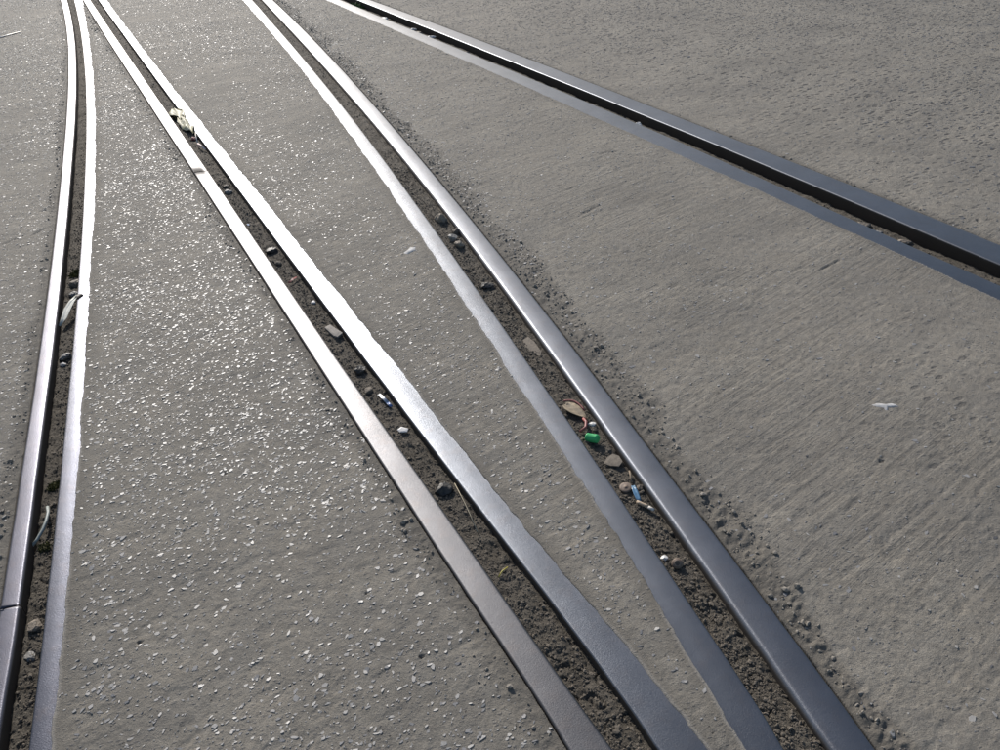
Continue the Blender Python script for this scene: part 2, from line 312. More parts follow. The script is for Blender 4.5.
def mat_simple(name, col, rough=.6, var=.25, scale=200, bump=.0004, metallic=0., **kw):
    m = M(name); n = m.noise(scale, 4, .65); n2 = m.noise(scale*.2, 3, .6)
    c = m.mix(m.ramp(n, [(.3, 0.), (.7, 1.)]), tuple(v*(1-var) for v in col), tuple(min(1, v*(1+var)) for v in col))
    c = m.mix(m.ramp(n2, [(.45, 0.), (.75, var*1.2)]), c, (.13, .11, .09))
    m.set(Base_Color=c, Roughness=rough, Metallic=metallic, Normal=m.bump(n, bump), **kw); return m.m

def mat_chip():
    m = M('aggregate_stone'); at = m.attr('tone'); n = m.noise(500, 3, .6)
    c = m.ramp(at, [(0., (.045, .047, .055)), (.3, (.14, .14, .15)), (.7, (.27, .265, .265)), (1., (.40, .385, .36))])
    c = m.mix(m.ramp(n, [(.35, .4), (.6, 0.)]), c, (.12, .108, .09))
    m.set(Base_Color=c, Roughness=m.ramp(n, [(.3, CHIP_R0), (.7, CHIP_R1)]), Normal=m.bump(n, .0003))
    m.b.inputs['Specular IOR Level'].default_value = .65
    return m.m

CONC_A = (.272, .247, .207); CONC_B = (.378, .342, .286); CONC_C = (.298, .278, .243)
CHIP_R0, CHIP_R1 = .36, .6

MG = mat_ground(); MD = mat_dirt(); MC = mat_chip()
M_HEAD = mat_steel('worn_rail_steel', (.168, .180, .205), .41)
M_HEAD_B = mat_steel('brown_rail_steel', (.130, .131, .140), .45, .12)
M_HEAD_A = mat_steel('dimmed_rail_steel', (.120, .122, .148), .38)  # weaker sun glare on the leftmost pair, put into a darker tint
M_CHECK_A = mat_steel('dull_check_steel', (.098, .104, .128), .37)
M_CHECK = mat_steel('check_rail_steel', (.155, .168, .192), .39)

# ---------------------------------------------------------------- ground sheet
def build_ground():
    ys = [0.45]
    while ys[-1] < 9.8: ys.append(ys[-1]+.0031*max(ys[-1], .8))
    far = [ys[-1]]
    st = .06
    while far[-1] < 900: far.append(far[-1]+st); st *= 1.22
    back = [.45]; st = .02
    while back[-1] > -60: back.append(back[-1]-st); st *= 1.25
    Y = np.array(back[:0:-1]+ys+far[1:])
    core = np.linspace(-1, 1, 1500)
    side = []; s = 1.; st = .004
    while s < 60: s += st; st *= 1.3; side.append(s)
    Sx = np.concatenate([-np.array(side[::-1]), core, side])
    W = 1.25+.52*np.clip(Y, .3, 12)
    X2 = Sx[None, :]*W[:, None]-(.03+.055*np.clip(Y, 0, 12))[:, None]
    Y2 = np.repeat(Y[:, None], len(Sx), 1)
    xf, yf = X2.ravel(), Y2.ravel()
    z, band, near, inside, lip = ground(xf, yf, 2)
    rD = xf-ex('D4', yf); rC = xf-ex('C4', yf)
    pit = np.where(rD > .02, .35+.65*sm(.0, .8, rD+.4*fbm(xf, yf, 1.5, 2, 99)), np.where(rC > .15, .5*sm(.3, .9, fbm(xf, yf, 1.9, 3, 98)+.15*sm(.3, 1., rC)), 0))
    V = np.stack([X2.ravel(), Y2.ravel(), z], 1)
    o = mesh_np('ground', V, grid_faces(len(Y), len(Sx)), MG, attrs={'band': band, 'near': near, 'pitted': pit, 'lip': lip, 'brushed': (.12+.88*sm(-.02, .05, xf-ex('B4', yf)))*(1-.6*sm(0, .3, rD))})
    tag(o, kind='structure')
build_ground()

# ---------------------------------------------------------------- rails
YR = np.concatenate([np.arange(-3, .6, .1), np.geomspace(.6, 10, 620), np.arange(10.2, 16, .3)])
def nm_head(s): return s == 'rail_head'
def strip(name, n, a, b, mat, parent, outer, top, y0=None, y1=None, slant=0., lap=False, rg=.007, crown=.0008):
    """One steel strip between edges a and b; outer = 'L' or 'R' is the side set in the concrete."""
    ys = YR
    if y0 is not None: ys = np.concatenate([[y0], ys[ys > y0+.002]])
    if y1 is not None: ys = np.concatenate([ys[ys < y1-.002], [y1]])
    c = cfac(n, ys)
    extn = .016 if lap else .0
    ro = .003 if lap else .005
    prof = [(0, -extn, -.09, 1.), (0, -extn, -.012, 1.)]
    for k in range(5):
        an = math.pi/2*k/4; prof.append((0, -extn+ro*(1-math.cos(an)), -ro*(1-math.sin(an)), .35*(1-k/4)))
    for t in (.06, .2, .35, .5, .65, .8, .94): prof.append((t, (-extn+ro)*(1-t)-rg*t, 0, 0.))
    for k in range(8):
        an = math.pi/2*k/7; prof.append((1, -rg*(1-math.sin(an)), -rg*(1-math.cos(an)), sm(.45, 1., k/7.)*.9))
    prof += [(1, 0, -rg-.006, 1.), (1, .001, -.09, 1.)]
    xa = ex(n+str(a), ys); xb = ex(n+str(b), ys)
    if outer == 'R': xa, xb = xb, xa; sg = -1
    else: sg = 1
    V = []; foul = []
    for (t, off, dz, f) in prof:
        x = xa*(1-t)+xb*t+sg*off*c
        tt = np.clip((x-xa)/(xb-xa), 0, 1)
        z = top+dz-(.0019 if (n == 'C' and nm_head(name)) else crown)*(2*tt-1)**2+.0005*fbm(ys, ys*0+a, 2.2, 2, 70)
        yy = ys.copy()
        if slant:
            yy[0] += (tt[0]-.5)*slant if y0 is not None else 0
            if y1 is not None: yy[-1] += (tt[-1]-.5)*slant
        st_ = .75*np.exp(-((ys-4.09)/.05)**2)*sm(.85, .6, tt) if (n == 'B' and nm_head(name)) else 0
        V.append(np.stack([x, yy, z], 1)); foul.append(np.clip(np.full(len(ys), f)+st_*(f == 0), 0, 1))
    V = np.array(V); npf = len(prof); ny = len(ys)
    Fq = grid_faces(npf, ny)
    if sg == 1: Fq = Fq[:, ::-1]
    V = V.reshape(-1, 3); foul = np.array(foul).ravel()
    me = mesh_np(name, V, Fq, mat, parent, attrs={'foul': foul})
    # close the ends
    bm = bmesh.new(); bm.from_mesh(me.data)
    bm.verts.ensure_lookup_table()
    for j in (0, ny-1):
        loop = [bm.verts[i*ny+j] for i in range(npf)]
        try:
            f = bm.faces.new(loop)
            if f.normal.length == 0: f.normal_update()
        except ValueError: pass
    bmesh.ops.recalc_face_normals(bm, faces=bm.faces)
    bm.to_mesh(me.data); bm.free()
    return me
def rail(n, label, top, head, check, mh, mc, joints_head=(), joints_check=(), rg=.007):
    root = empty('tram_rail', (0, 0, 0))
    tag(root, label, 'rail', 'grooved tram rails set in the concrete')
    for (nm, (a, b, outer), mat, js) in (('rail_head', head, mh, joints_head), ('check_rail', check, mc, joints_check)):
        cuts = [None]
        for y, gap in js: cuts += [(y, gap)]
        cuts += [None]
        for i in range(len(cuts)-1):
            lo, hi = cuts[i], cuts[i+1]
            strip(nm, n, a, b, mat, root, outer, top, y0=None if lo is None else lo[0]+lo[1]/2, y1=None if hi is None else hi[0]-hi[1]/2,
                  slant=.012, lap=(nm == 'check_rail'), rg=rg if nm == 'rail_head' else .0045)
    return root
rail('A', 'leftmost pair of steel strips, curving, with an open cracked joint near the bottom left', 0., (1, 2, 'L'), (3, 4, 'R'), M_HEAD_A, M_CHECK_A, joints_head=[(1.334, .004), (7.144, .003)])
rail('B', 'second pair from the left, almost straight, its right strip glaring white in the sun', .0012, (1, 2, 'L'), (3, 4, 'R'), M_HEAD_B, M_CHECK, joints_head=[(4.077, .006), (5.781, .003)], joints_check=[(7.493, .004)])
rail('C', 'third pair from the left, its groove holding a green cap and litter', 0.0004, (3, 4, 'R'), (1, 2, 'L'), M_HEAD, M_CHECK, joints_head=[(7.427, .004)], rg=.010)
rail('D', 'dark steel pair running off to the right edge, with a black shaded groove', .001, (3, 4, 'R'), (1, 2, 'L'), M_HEAD, M_CHECK, rg=.006)

# ---------------------------------------------------------------- dirt in the grooves
DZ = {'A': -.036, 'B': -.017, 'C': -.017, 'D': -.046}
def dirt_z(n, x, y):
    x = np.asarray(x, float); y = np.asarray(y, float)
    a = ex(n+'2', y); b = ex(n+'3', y); t = np.clip((x-a)/(b-a), -.3, 1.3)
    z = DZ[n]+.0035*fbm(x, y, 7, 3, 80)+.0030*fbm(x, y, 38, 3, 81)+.0016*fbm(x, y, 130, 3, 82)
    z = z-.006*sm(.12, .0, t)*(n in 'AD')-.006*sm(.78, 1., t)+.004*sm(.3, 0, t)*(n in 'BC')
    z = z+.022*sm(.6, .0, t)*(n == 'D')
    cr = abs(fbm(x, y, 17, 2, 83)); z = z-.006*sm(.07, .0, cr)*sm(0, .3, fbm(x, y, 5, 2, 84))
    return z
def dirt(n, label):
    ys = [.4]
    while ys[-1] < 10: ys.append(ys[-1]+.0024*max(ys[-1], .8))
    ys = np.array([-3., -2., -1., 0.]+ys+[12., 16.]); T = np.linspace(-.12, 1.12, 34)
    a = ex(n+'2', ys); b = ex(n+'3', ys)
    X = a[:, None]*(1-T)[None]+b[:, None]*T[None]; Y = np.repeat(ys[:, None], len(T), 1)
    z = dirt_z(n, X.ravel(), Y.ravel())
    o = mesh_np('groove_dirt', np.stack([X.ravel(), Y.ravel(), z], 1), grid_faces(len(ys), len(T)), MD)
    tag(o, label, 'dirt', kind='stuff')
dirt('A', 'packed brown dirt lying deep in the groove of the leftmost rail pair')
dirt('B', 'packed brown dirt in the groove of the second rail pair from the left')
dirt('C', 'packed brown dirt with litter in the groove of the third rail pair')
dirt('D', 'thin line of dirt in the shaded groove of the dark right hand rail pair')

# ---------------------------------------------------------------- stones
def chips(name, X, Y, Zc, size, asp, rot, tiltx, tilty, tone, thick, label, K=7):
    N = len(X)
    ang = np.linspace(0, 2*np.pi, K, endpoint=False)[None]+rng.uniform(-.42, .42, (N, K))
    rad = rng.uniform(.55, 1.15, (N, K))
    ux = np.cos(ang)*rad*size[:, None]*.5; uy = np.sin(ang)*rad*(size*asp)[:, None]*.5
    c, s = np.cos(rot)[:, None], np.sin(rot)[:, None]
    def place(k, dz):
        px = (ux*c-uy*s)*k; py = (ux*s+uy*c)*k
        pz = px*tiltx[:, None]+py*tilty[:, None]+dz
        return np.stack([X[:, None]+px, Y[:, None]+py, Zc[:, None]+pz], -1)
    top = place(.78, thick[:, None]); rim = place(1., -.0025)
    V = np.concatenate([top, rim], 1).reshape(-1, 3)
    base = (np.arange(N)*2*K)[:, None]
    k = np.arange(K); k2 = (k+1) % K
    q = np.stack([K+k, K+k2, k2, k], -1)
    # top polygon: fan of quads/tri -> use quads degenerate free: K=7 -> (0,1,2,3),(0,3,4,5),(0,5,6,.) ; use tris only
    tri = np.array([[0, i, i+1] for i in range(1, K-1)])
    qt = np.concatenate([q[:, [0, 1, 2]], q[:, [0, 2, 3]], tri], 0)
    Fq = (base[:, :, None]+qt[None]).reshape(-1, 3)
    tn = np.repeat(tone, 2*K)
    print('NSTONES', name, N)
    o = mesh_np(name, V, Fq, MC, smooth=False, nv=3, attrs={'tone': tn})
    tag(o, label, 'stones', kind='stuff'); return o

def scatter(n, y0, y1, pw=1.):
    y = y0+(y1-y0)*rng.random(n)**pw; g = rng.random(n)
    w = 1.25+.52*y; x = (rng.random(n)*2-1)*w*1.0-(.03+.055*y)
    # even density over the trapezoid
    keep = rng.random(n) < w/(1.25+.52*y1)
    return x[keep], y[keep]
# pale flat stones worn bare, mostly left of the third rail pair
x, y = scatter(900000, .5, 10.5)
z, band, near, inside = ground(x, y, True)
cl = fbm(x, y, 1.6, 3, 90)
left = x < ex('C2', y)
rC = (x-ex('C4', y))
dlt = x < ex('D1', y)
dens_ = np.where(left, .44+.34*cl, np.where(dlt, .06+.55*np.exp(-np.clip(rC, 0, 9)/.28)*sm(1.6, 3.6, y)+.08*np.clip(cl, 0, 1)+.16*sm(4., 7., y), .035))
AB = (x > ex('A4', y)) & (x < ex('B1', y))
dens_ = np.where(AB, dens_*1.25, dens_)
BC = (x > ex('B4', y)) & (x < ex('C1', y))
dens_ = np.where(BC, dens_*.75, dens_)
dens_ = dens_*1.25*(.6+.4*sm(7., 2.5, y)); dens_ = np.where(near < .02, dens_*.15, np.where(near < .05, dens_*.6, dens_))
k = (rng.random(len(x)) < dens_) & ~inside & (near > .008)
x, y, z = x[k], y[k], z[k]; N = len(x)
size = np.clip(rng.lognormal(math.log(.0084), .5, N), .003, .021)
chips('exposed_aggregate', x, y, z, size, rng.uniform(.28, .8, N), rng.normal(.75, .6, N), rng.normal(0, .08, N), rng.normal(0, .08, N), np.clip(rng.normal(.82, .15, N), .35, 1), rng.uniform(.0005, .0013, N)+.0010*sm(2.5, 7., y),
      'small pale flat stones worn bare in the concrete around the left rails', K=6)
# dark flush stones, right of the fourth pair and in patches right of the third
x, y = scatter(170000, .6, 10.5)
z, band, near, inside = ground(x, y, True)
cl = fbm(x, y, 2.3, 3, 95)
rD = x-ex('D4', y)
d2 = np.where(rD > 0, .12+.75*sm(-.2, .8, cl+.45*sm(.1, 1.2, rD)), np.where(x > ex('C4', y), .10*sm(0., .9, cl+.3*sm(.2, .9, x-ex('C4', y)-.2)), .0))
k = (rng.random(len(x)) < d2*.8) & ~inside & (near > .02)
x, y, z = x[k], y[k], z[k]; N = len(x)
size = np.clip(rng.lognormal(math.log(.0125), .45, N), .004, .034)
chips('dark_aggregate', x, y, z, size, rng.uniform(.3, .75, N), rng.normal(.5, .4, N), rng.normal(0, .05, N), rng.normal(0, .05, N), np.clip(rng.normal(.17, .12, N), .0, .5), rng.uniform(.0002, .0012, N)+.0008*sm(3., 8., y),
      'dark blue grey stones set flush in the concrete on the right')

# crumbs: little faceted lumps
def lumps(name, X, Y, Z, size, tone, label, mat):
    N = len(X)
    bm = bmesh.new(); bmesh.ops.create_icosphere(bm, subdivisions=1, radius=.5)
    V0 = np.array([v.co[:] for v in bm.verts]); F0 = np.array([[v.index for v in f.verts] for f in bm.faces]); bm.free()
    nv = len(V0)
    P = V0[None]*rng.uniform(.6, 1.25, (N, nv, 1))*np.stack([rng.uniform(.7, 1.4, N), rng.uniform(.6, 1., N), rng.uniform(.4, .85, N)], -1)[:, None]
    a = rng.uniform(0, 6.28, N); c, s = np.cos(a)[:, None], np.sin(a)[:, None]
    P = np.stack([P[..., 0]*c-P[..., 1]*s, P[..., 0]*s+P[..., 1]*c, P[..., 2]], -1)*size[:, None, None]
    P += np.stack([X, Y, Z+size*.12], -1)[:, None]
    Fq = (np.arange(N)*nv)[:, None, None]+F0[None]
    print('NSTONES', name, N)
    o = mesh_np(name, P.reshape(-1, 3), Fq.reshape(-1, 3), mat, smooth=False, nv=3, attrs={'tone': np.repeat(tone, nv)})
    tag(o, label, 'gravel', kind='stuff'); return o
x, y = scatter(520000, .5, 10)
m_ = np.zeros(len(x), bool)
for n in 'ABCD':
    m_ |= (abs(x-ex(n+'4', y)) < .22) | (abs(x-ex(n+'1', y)) < .12)
x, y = x[m_], y[m_]
z, band, near, inside = ground(x, y, True)
k = (rng.random(len(x)) < band*1.0) & ~inside & (near > .012)
x, y, z = x[k], y[k], z[k]; N = len(x)
lumps('loose_gravel', x, y, z, np.clip(rng.lognormal(math.log(.0052), .5, N), .002, .017), np.clip(rng.normal(.62, .2, N), .1, 1), 'loose crumbs and grit along the broken concrete edges beside the rails', mat_simple('gritty_crumb', (.25, .225, .19), .75, .4, 260, .0006))
MCR = mat_simple('dirt_crumb', (.16, .135, .105), .9, .35, 300)
for n, cnt, lab in (('A', 2500, 'brown crumbs on the dirt in the leftmost groove'), ('B', 4200, 'brown crumbs on the dirt in the second groove from the left'), ('C', 5200, 'brown crumbs on the dirt in the third groove'), ('D', 2500, 'crumbs along the shaded groove of the dark right hand rail')):
    y = .7*(9.5/.7)**rng.random(cnt); y = np.concatenate([y, rng.uniform(.7, 4, cnt)]); t = rng.beta(1.1, 1.4, len(y))
    if n == 'D': t = rng.beta(1., 2.2, len(y))
    if n == 'A': t = 1-rng.beta(1., 1.8, len(y))
    x = ex(n+'2', y)*(1-t)+ex(n+'3', y)*t
    o = lumps('dirt_crumbs', x, y, dirt_z(n, x, y), np.clip(rng.lognormal(math.log(.0034), .5, len(y)), .0015, .012), rng.random(len(y)), lab, MCR)

# ---------------------------------------------------------------- litter and single stones
MS_DARK = mat_simple('black_stone', (.022, .021, .02), .45, .5, 160, .002)
MS_GREY = mat_simple('grey_stone', (.26, .25, .23), .6, .3, 160, .0012)
MS_TAN = mat_simple('tan_stone', (.29, .24, .185), .7, .3, 160, .0012)
MS_BROWN = mat_simple('brown_stone', (.15, .12, .09), .75, .35, 160, .0012)
MS_WHITE = mat_simple('white_chip', (.75, .73, .70), .45, .1, 120, .0004)
def rock(n, xy, size, mat, label, seed, flat=.6, name='stone', rz=0., sink=.25, elong=1.):
    bm = bmesh.new(); bmesh.ops.create_icosphere(bm, subdivisions=3, radius=.5)
    r = np.random.default_rng(seed)
    planes = [Vector(r.normal(size=3)).normalized() for _ in range(11)]
    ds = r.uniform(.27, .42, 11)
    for v in bm.verts:
        p = v.co.copy()
        for pl, d in zip(planes, ds):
            e = p.dot(pl)-d
            if e > 0: p -= pl*e*.92
        q = p*8
        p *= 1+.07*math.sin(q.x*3+seed)*math.sin(q.y*2.6+1)+.05*math.sin(q.z*5+q.x*4)
        v.co = Vector((p.x*elong, p.y, p.z*flat))*size*1.35
    o = obj(name, bm, mat, smooth=False)
    z = gz(*xy) if n is None else float(dirt_z(n, np.array([xy[0]]), np.array([xy[1]]))[0])
    o.location = (xy[0], xy[1], z+size*flat*(.5-sink)); o.rotation_euler = (0, 0, rz)
    return tag(o, label, 'stone', 'single stones lying in the grooves')
rock('B', (-.4375, 2.225), .036, MS_DARK, 'black glinting stone in the second groove, just above the short silver blue strip', 1, .75)
rock('B', (-.165, 1.64), .037, MS_DARK, 'biggest black shiny lump in the second groove, beside the long dry straw', 2, .65, rz=.4)
rock('B', (-.3988, 2.107), .024, MS_BROWN, 'rounded brown pebble in the second groove between the black stone and the silver blue strip', 3, .5)
rock('B', (-.8824, 3.1458), .036, MS_DARK, 'black stone in the second groove level with a pale crumb, above the red flake', 4, .7)
rock('B', (-.838, 3.03), .024, MS_BROWN, 'small brown stone just below a black stone in the upper second groove', 5, .6)
rock('B', (-1.213, 3.823), .034, MS_GREY, 'pale grey stone high in the second groove, below the grey patch on the steel', 6, .5)
rock('B', (-1.24, 3.90), .022, MS_TAN, 'small tan stone touching the pale grey stone high in the second groove', 7, .5)
rock('B', (-.6524, 2.6955), .018, MS_WHITE, 'tiny white stone in the second groove above the grey wood chip', 8, .5)
rock('B', (-1.036, 3.42), .012, mat_simple('blue_bit', (.35, .5, .75), .4, .1), 'tiny pale blue chip in the upper second groove', 9, .5)
rock('C', (-.2026, 3.3236), .044, MS_TAN, 'pale upright clod casting a dark shadow in the third groove, topmost of the rubble', 10, .9)
rock('C', (-.1508, 3.1303), .034, MS_GREY, 'grey white broken stone in the rubble of the third groove', 11, .7)
rock('C', (-.1226, 3.0708), .036, MS_TAN, 'tan broken stone lowest in the rubble of the third groove', 12, .7)
rock('C', (-.135, 3.2), .030, MS_BROWN, 'brown stone between the pale clod and the grey rubble of the third groove', 13, .7)
rock('C', (-.0247, 2.7243), .030, MS_DARK, 'dark pointed stone alone in the third groove below the rubble', 14, .6, elong=1.3)
rock('C', (.2469, 1.875), .016, MS_WHITE, 'white crumb between the red curl and the green cap', 15, .5, elong=1.5)
rock('C', (.335, 1.60), .018, MS_BROWN, 'brown pebble beside the top of the blue scrap', 16, .7)
rock('C', (.345, 1.357), .014, MS_WHITE, 'white glinting crumb above the ribbed bolt end', 17, .7)
rock('A', (-1.6269, 3.0078), .040, MS_TAN, 'tan stone below the yellow green moss in the leftmost groove', 18, .6)
rock('A', (-1.600, 2.915), .030, MS_GREY, 'grey stone just above the white folded leaf in the leftmost groove', 19, .6)
rock('A', (-1.4567, 2.4546), .034, MS_GREY, 'grey stone below the white folded leaf in the leftmost groove', 20, .6)
rock('A', (-1.4464, 2.4105), .018, MS_WHITE, 'little white stone under a grey one in the leftmost groove', 21, .6)
rock('A', (-1.082, 1.30), .026, MS_TAN, 'tan clod in the leftmost groove beside the cracked joint', 22, .6)
rock('A', (-1.06, 1.22), .022, MS_GREY, 'grey clod in the leftmost groove just below the cracked joint', 23, .6)
for i, (p, s_, mt, lb) in enumerate([((-.7519, 7.5232), .05, MS_WHITE, 'white stone farthest up the right hand dark groove, near the grass'),
        ((-.4985, 7.0746), .04, MS_WHITE, 'white stone second from the top in the right hand dark groove'), ((-.4373, 6.9181), .045, MS_TAN, 'tan stone third from the top in the right hand dark groove'),
        ((-.3402, 6.7561), .04, MS_WHITE, 'white stone fourth from the top in the right hand dark groove'), ((-.0862, 6.1968), .035, MS_TAN, 'tan stone in the right hand groove above its middle'),
        ((.8117, 4.4122), .045, MS_WHITE, 'white flat chip midway along the right hand dark groove'), ((1.1663, 3.6879), .03, MS_TAN, 'small tan stone in the right hand groove above the two pale ones'),
        ((1.4727, 3.0505), .040, MS_TAN, 'larger pale tan stone near the right end of the dark groove'), ((1.5102, 2.9878), .024, MS_GREY, 'small grey stone beside the larger pale tan one at the right'),
        ((1.5643, 2.8884), .034, MS_TAN, 'pale tan stone nearest the right edge of the photo in the dark groove')]):
    rock('D', p, s_, mt, lb, 30+i, .5, elong=1.3)

def dz_at(n, p): return float(dirt_z(n, np.array([p[0]]), np.array([p[1]]))[0])
def ribbon(pts, width, thick, mat, name, label, cat, curl=0., group=None, parent=None, twist=0.):
    """A strip along 3-D points with real thickness; curl lifts its long edges."""
    pts = [Vector(p) for p in pts]; bm = bmesh.new(); rows = []
    n = len(pts)
    for i, p in enumerate(pts):
        d = (pts[min(i+1, n-1)]-pts[max(i-1, 0)]).normalized()
        s_ = d.cross(Vector((0, 0, 1))).normalized(); u = s_.cross(d)
        a = twist*i/max(1, n-1); s2 = s_*math.cos(a)+u*math.sin(a); u2 = u*math.cos(a)-s_*math.sin(a)
        w = width(i/(n-1)) if callable(width) else width
        row = []
        for k in (-1, -.5, 0, .5, 1): row.append(bm.verts.new(p+s2*k*w/2+u2*(curl*k*k)))
        for k in (1, .5, 0, -.5, -1): row.append(bm.verts.new(p+s2*k*w/2+u2*(curl*k*k-thick)))
        rows.append(row)
    for a, b in zip(rows[:-1], rows[1:]):
        for k in range(10): bm.faces.new((a[k], a[(k+1) % 10], b[(k+1) % 10], b[k]))
    bm.faces.new(rows[0][::-1]); bm.faces.new(rows[-1])
    bmesh.ops.recalc_face_normals(bm, faces=bm.faces)
    o = obj(name, bm, mat, parent)
    if not parent: tag(o, label, cat, group)
    return o
def tube(pts, r, mat, name, label=None, cat=None, parent=None, seg=10, group=None):
    pts = [Vector(p) for p in pts]; bm = bmesh.new(); rows = []; n = len(pts)
    for i, p in enumerate(pts):
        d = (pts[min(i+1, n-1)]-pts[max(i-1, 0)]).normalized()
        ref = Vector((0, 0, 1)) if abs(d.z) < .9 else Vector((1, 0, 0))
        s_ = d.cross(ref).normalized(); u = s_.cross(d); rr = r(i/(n-1)) if callable(r) else r
        rows.append([bm.verts.new(p+(s_*math.cos(6.2832*k/seg)+u*math.sin(6.2832*k/seg))*rr) for k in range(seg)])
    for a, b in zip(rows[:-1], rows[1:]):
        for k in range(seg): bm.faces.new((a[k], a[(k+1) % seg], b[(k+1) % seg], b[k]))
    bm.faces.new(rows[0][::-1]); bm.faces.new(rows[-1])
    bmesh.ops.recalc_face_normals(bm, faces=bm.faces)
    o = obj(name, bm, mat, parent)
    if not parent: tag(o, label, cat, group)
    return o
def lathe(prof, mat, name, parent=None, seg=28, smooth=True):
    bm = bmesh.new(); rows = [[bm.verts.new((r*math.cos(6.28318*k/seg), r*math.sin(6.28318*k/seg), z)) for k in range(seg)] for r, z in prof]
    for a, b in zip(rows[:-1], rows[1:]):
        for k in range(seg): bm.faces.new((a[k], a[(k+1) % seg], b[(k+1) % seg], b[k]))
    if prof[0][0] > 1e-5: bm.faces.new(rows[0][::-1])
    if prof[-1][0] > 1e-5: bm.faces.new(rows[-1])
    bmesh.ops.remove_doubles(bm, verts=bm.verts, dist=1e-6)
    bmesh.ops.recalc_face_normals(bm, faces=bm.faces)
    return obj(name, bm, mat, parent, smooth)

# green plastic cap lying on its side
MGRN = mat_simple('green_plastic', (.06, .52, .17), .35, .12, 60, .0002)
c = empty('plastic_cap', (.2385, 1.797, dz_at('C', (.2385, 1.797))+.013), 0.)
tag(c, 'bright green plastic cap lying on its side in the third groove', 'cap')
R0, L0 = .0125, .034
cap = lathe([(R0*.86, -L0/2), (R0, -L0/2), (R0, -L0/2+.003), (R0*.97, -L0/2+.0035), (R0*.97, L0/2-.004), (R0*.9, L0/2-.001), (R0*.75, L0/2), (0.0001, L0/2)], MGRN, 'cap_wall', c)
inn = lathe([(R0*.86, -L0/2+.0002), (R0*.84, L0/2-.004), (.0001, L0/2-.004)], MGRN, 'cap_inside', c)
for o in (cap, inn): o.rotation_euler = (0, math.radians(84), 0)
c.rotation_euler = (0, math.radians(-8), math.radians(-38))
# dry leaf with a red band
MLEAF = mat_simple('dry_leaf', (.33, .26, .17), .7, .35, 90, .002)
MRED = mat_simple('faded_red_rubber', (.33, .10, .09), .5, .2, 120, .0003)
def arc(p0, p1, p2, n, z):
    out = []
    for i in range(n):
        t = i/(n-1); out.append(((1-t)**2*p0[0]+2*t*(1-t)*p1[0]+t*t*p2[0], (1-t)**2*p0[1]+2*t*(1-t)*p1[1]+t*t*p2[1], z+.003*math.sin(math.pi*t)))
    return out
zc = dz_at('C', (.2, 1.93))+.004
ribbon(arc((.180, 1.965), (.195, 1.94), (.236, 1.888), 12, zc+.003), lambda t: .004+.036*math.sin(math.pi*min(1, t*1.05+.02))**.7, .0012, MLEAF, 'dry_leaf', 'curled tan dry leaf against the left steel of the third groove, above the green cap', 'leaf', curl=.006)
tube(arc((.178, 1.980), (.214, 1.985), (.232, 1.928), 12, zc+.006), .0026, MRED, 'rubber_band_piece', 'thin faded red strip arching over the tan dry leaf', 'rubber strip')
tube([(.2245, 1.890, zc+.006), (.2300, 1.872, zc+.008), (.2265, 1.850, zc+.007), (.210, 1.836, zc+.004)], .0042, MRED, 'rubber_curl', 'short thick faded red curl just above the green cap', 'rubber strip')
# flat shard
MFLAKE = mat_simple('brown_flake', (.21, .175, .135), .8, .3, 140, .0015)
def slab(outline, z, thick, mat, name, label, cat, tilt=(0, 0), group=None, jag=.0):
    cx = sum(p[0] for p in outline)/len(outline); cy = sum(p[1] for p in outline)/len(outline)
    bm = bmesh.new(); K = len(outline)
    def h(px, py): return (px-cx)*tilt[0]+(py-cy)*tilt[1]
    top = [bm.verts.new((px-cx, py-cy, h(px, py)+thick)) for px, py in outline]
    ins = [bm.verts.new(((px-cx)*.6+random.uniform(-jag, jag), (py-cy)*.6, h(px, py)*.6+thick*1.25+random.uniform(-jag, jag))) for px, py in outline]
    bot = [bm.verts.new((px-cx, py-cy, h(px, py))) for px, py in outline]
    for k in range(K):
        k2 = (k+1) % K
        bm.faces.new((top[k], top[k2], ins[k2], ins[k])); bm.faces.new((bot[k], bot[k2], top[k2], top[k]))
    bm.faces.new(ins); bm.faces.new(bot[::-1])
    bmesh.ops.recalc_face_normals(bm, faces=bm.faces)
    o = obj(name, bm, mat, smooth=False); o.location = (cx, cy, z)
    return tag(o, label, cat, group)
slab([(.255, 1.700), (.264, 1.716), (.282, 1.728), (.298, 1.716), (.303, 1.694), (.292, 1.680), (.270, 1.688)], dz_at('C', (.28, 1.70))+.006, .003, MFLAKE, 'leaf_shard', 'flat tan brown flake below the green cap in the third groove', 'leaf', (.15, .1))
slab([(.082, 2.335), (.100, 2.352), (.120, 2.315), (.136, 2.262), (.128, 2.238), (.108, 2.262), (.088, 2.295)], dz_at('C', (.11, 2.3))+.001, .002, MFLAKE, 'clay_flake', 'smooth long clay flake in the third groove, above the tan dry leaf', 'flake', (.02, .05))
# rusty bottle top disc
MRUST = mat_simple('rusty_metal', (.22, .16, .12), .65, .3, 200, .0005)
d = lathe([(.0001, .0042), (.0016, .0044), (.0018, .0036), (.010, .0036), (.0145, .0030), (.0165, .0015), (.0165, 0.), (.014, -.001)], MRUST, 'rusty_disc', seg=24)
d.location = (.2965, 1.598, dz_at('C', (.2965, 1.598))+.005); d.rotation_euler = (.12, -.1, 0); tag(d, 'round rusty brown disc with a dot in the middle, left of the blue scrap', 'disc')
